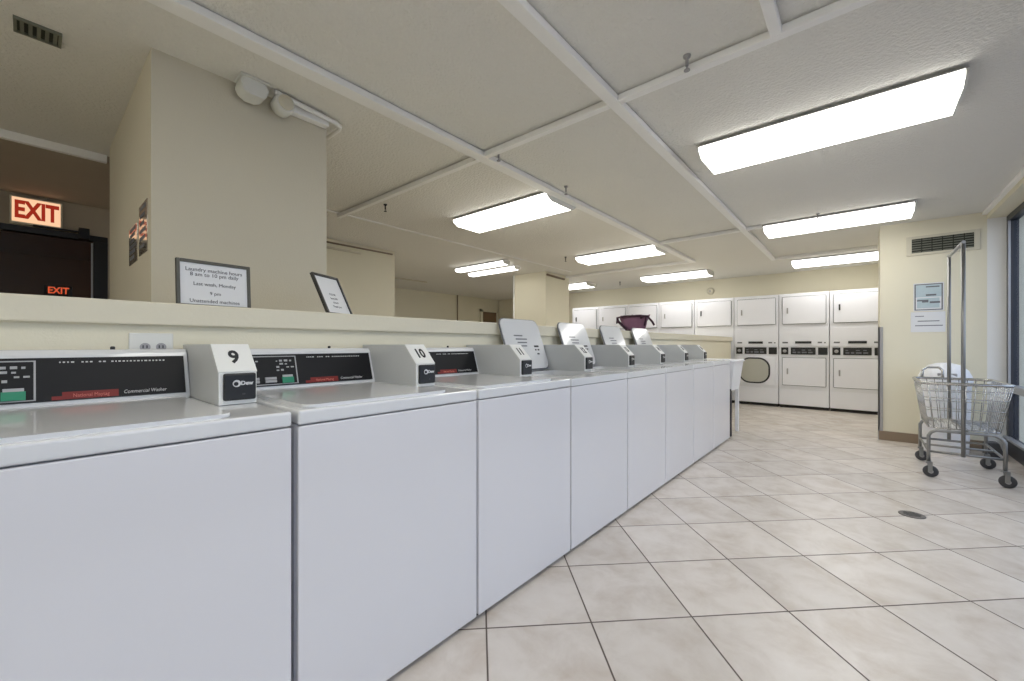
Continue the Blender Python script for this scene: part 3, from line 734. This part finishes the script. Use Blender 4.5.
obj('cross_rail', T('zinc', [(-0.205, 0.0, 0.215), (0.212, 0.0, 0.215)], [(0.02, -0.32, 0.392), (0.02, 0.32, 0.392)], r=0.009), t)
for x in (-0.205, 0.212):
    for y in (-0.32, 0.32):
        c = thing('caster', 'x', 'x', (x, y, 0)); del c['label'], c['category']; c.parent = t
        # caster as one mesh part with wheel and fork
        C.objects.unlink(c); bpy.data.objects.remove(c)
        f = obj('caster_fork', B('zinc', (x - 0.006, x + 0.022, y - 0.026, y - 0.021, 0.04, 0.125), (x - 0.006, x + 0.022, y + 0.021, y + 0.026, 0.04, 0.125), (x - 0.018, x + 0.022, y - 0.026, y + 0.026, 0.116, 0.13), bev=0.002), t)
        bm = bmesh.new(); lathe(bm, [(0.025, -0.016), (0.043, -0.014), (0.048, -0.006), (0.048, 0.006), (0.043, 0.014), (0.025, 0.016)], (x + 0.012, y, 0.048), 24, Matrix.Rotation(R(90), 3, 'X'))
        w = obj('wheel', mesh(bm, 'rubber'), f)
        bm = bmesh.new(); lathe(bm, [(0.016, -0.0195), (0.016, 0.0195)], (x + 0.012, y, 0.048), 16, Matrix.Rotation(R(90), 3, 'X')); obj('hub', mesh(bm, 'guard'), f)
for y in (-0.335, 0.36):
    obj('rack_pole', T('zinc', [(-0.01, y, 0.20), (-0.01, y, 1.93)], r=0.0135, seg=10), t)
obj('rack_crossbar', T('alum_light', [(-0.01, -0.35, 1.925), (-0.01, 0.375, 1.925)], r=0.013), t)
obj('push_handle', T('chrome', [(-0.19, 0.372, 0.79), (-0.18, 0.41, 0.86), (-0.15, 0.42, 0.885), (-0.07, 0.42, 0.885), (-0.045, 0.41, 0.86), (-0.05, 0.372, 0.79)], r=0.011), t)

# white bin behind cart
t = thing('waste_bin', 'white dome lidded waste bin standing behind the laundry cart', 'bin', (0.665, 6.14, 0), 0)
bm = bmesh.new(); lathe(bm, [(0.165, 0.0), (0.172, 0.01), (0.19, 0.70), (0.192, 0.71)], seg=36); obj('body', mesh(bm, 'bin'), t)
bm = bmesh.new(); lathe(bm, [(0.2, 0.705), (0.202, 0.735), (0.195, 0.78), (0.17, 0.84), (0.12, 0.89), (0.06, 0.912), (0.02, 0.918)], seg=36); d = obj('dome_lid', mesh(bm, 'bin'), t)
obj('flap', B('guard', (-0.07, 0.07, -0.182, -0.150, 0.755, 0.815), bev=0.008), d)
bm = bmesh.new(); prism(bm, [(0.93, 0.0), (1.05, 0.0), (1.05, 0.06), (1.02, 0.15), (0.945, 0.15), (0.93, 0.13)], 'y', 6.05, 6.17, bev=0.006)
o = obj('door_wedge', mesh(bm, 'rubber')); tag(o, 'small dark block on the floor between the white bin and the window', 'block')

# floor drain
t = thing('floor_drain', 'small dark slotted drain cover set in the tile floor', 'drain', (0.255, 3.70, 0), R(20))
bm = bmesh.new(); lathe(bm, [(0.066, 0.0), (0.066, 0.003), (0.060, 0.0045)], seg=28); obj('rim', mesh(bm, 'iron'), t)
obj('slot', B('ink', *[(-0.045 + abs(i) * .008, 0.045 - abs(i) * .008, i * 0.017 - 0.004, i * 0.017 + 0.004, 0.0045, 0.0052) for i in (-2, -1, 0, 1, 2)]), t)

# utility sink past the end of the washer row
t = thing('utility_sink', 'white laundry sink on legs just past the last washer', 'sink', (-1.37, 5.66, 0), 0)
bm = bmesh.new()
def frus(bm, x0, x1, y0, y1, z0, X0, X1, Y0, Y1, z1):
    v = [bm.verts.new(p) for p in ((x0, y0, z0), (x1, y0, z0), (x1, y1, z0), (x0, y1, z0), (X0, Y0, z1), (X1, Y0, z1), (X1, Y1, z1), (X0, Y1, z1))]
    for f in ((3, 2, 1, 0), (0, 1, 5, 4), (1, 2, 6, 5), (2, 3, 7, 6), (3, 0, 4, 7)): bm.faces.new([v[i] for i in f])
frus(bm, -0.19, 0.19, -0.2, 0.2, 0.55, -0.23, 0.23, -0.26, 0.26, 0.90)
frus(bm, -0.17, 0.17, -0.18, 0.18, 0.57, -0.215, 0.215, -0.245, 0.245, 0.90)
bmesh.ops.recalc_face_normals(bm, faces=bm.faces); obj('basin', mesh(bm, 'bin'), t)
bm = bmesh.new(); tube(bm, rimpts(-0.235, 0.235, -0.265, 0.265, 0.905, 0.03), 0.014, 8, closed=True); obj('rim', mesh(bm, 'bin'), t)
for x, y in ((0.17, -0.19), (0.17, 0.19), (-0.17, -0.19), (-0.17, 0.19)):
    obj('leg', B('alum' if y < 0 else 'bin', (x - 0.02, x + 0.02, y - 0.02, y + 0.02, 0, 0.57), bev=0.003), t)

# purple bag on the ledge
t = thing('cloth_bag', 'small purple cloth bag with dark handles slumped on the ledge', 'bag', (-2.10, 4.78, 1.247), R(0))
bm = bmesh.new()
rows = []
for k in range(7):
    f = k / 6; z = 0.002 + 0.20 * f
    w = lerp(0.10, 0.19, f ** 0.8); d = lerp(0.06, 0.07, f) * (1 - 0.35 * f * f)
    rows.append([bm.verts.new((w * math.cos(a) * (1 + .06 * math.sin(5 * a + k)), d * math.sin(a) * (1 + .1 * math.sin(3 * a + k)), z + (0.018 * math.sin(4 * a) if k == 6 else 0))) for a in [2 * PI * i / 24 for i in range(24)]])
for k in range(6):
    for i in range(24): bm.faces.new((rows[k][i], rows[k][(i + 1) % 24], rows[k + 1][(i + 1) % 24], rows[k + 1][i])).smooth = True
bm.faces.new(rows[0][::-1]); bm.faces.new(rows[-1])
obj('body', mesh(bm, 'purple'), t)
def arc(x0, x1, y, z, h): return [(lerp(x0, x1, i / 8), y, z + h * math.sin(PI * i / 8)) for i in range(9)]
obj('handle', T('purpledark', [(0.10, -0.05, 0.17), (0.13, -0.055, 0.20), (0.18, -0.05, 0.195), (0.235, -0.045, 0.13), (0.26, -0.04, 0.085)], r=0.012), t)
obj('handle', T('purpledark', [(-0.20, -0.05, 0.195), (-0.19, -0.06, 0.15), (-0.12, -0.075, 0.09), (-0.05, -0.08, 0.03), (0.02, -0.08, 0.02)], r=0.016), t)
obj('trim_band', T('purpledark', [(-0.21, -0.045, 0.12), (-0.2, -0.055, 0.19), (-0.1, -0.062, 0.205), (0.1, -0.062, 0.20), (0.17, -0.055, 0.19), (0.15, -0.06, 0.08)], r=0.011), t)

# ------------------------------------------------------------------ camera, world, exposure
cam = bpy.data.cameras.new('camera'); co = bpy.data.objects.new('camera', cam); C.objects.link(co)
co.location = (0, 0, 1.10); co.rotation_euler = (R(90), 0, R(40.35))
cam.sensor_width = 36; cam.lens = 410 / 1024 * 36
cam.shift_y = (345 - 340.5) / 1024
cam.clip_start = 0.02
S.camera = co
w = bpy.data.worlds.new('sky'); S.world = w; w.use_nodes = True
bg = w.node_tree.nodes['Background']; bg.inputs['Color'].default_value = (0.90, 0.93, 1.0, 1); bg.inputs['Strength'].default_value = 1.6
S.view_settings.view_transform = 'Standard'; S.view_settings.look = 'None'
S.view_settings.gamma = 1; S.view_settings.use_curve_mapping = False
S.view_settings.exposure = 0.03
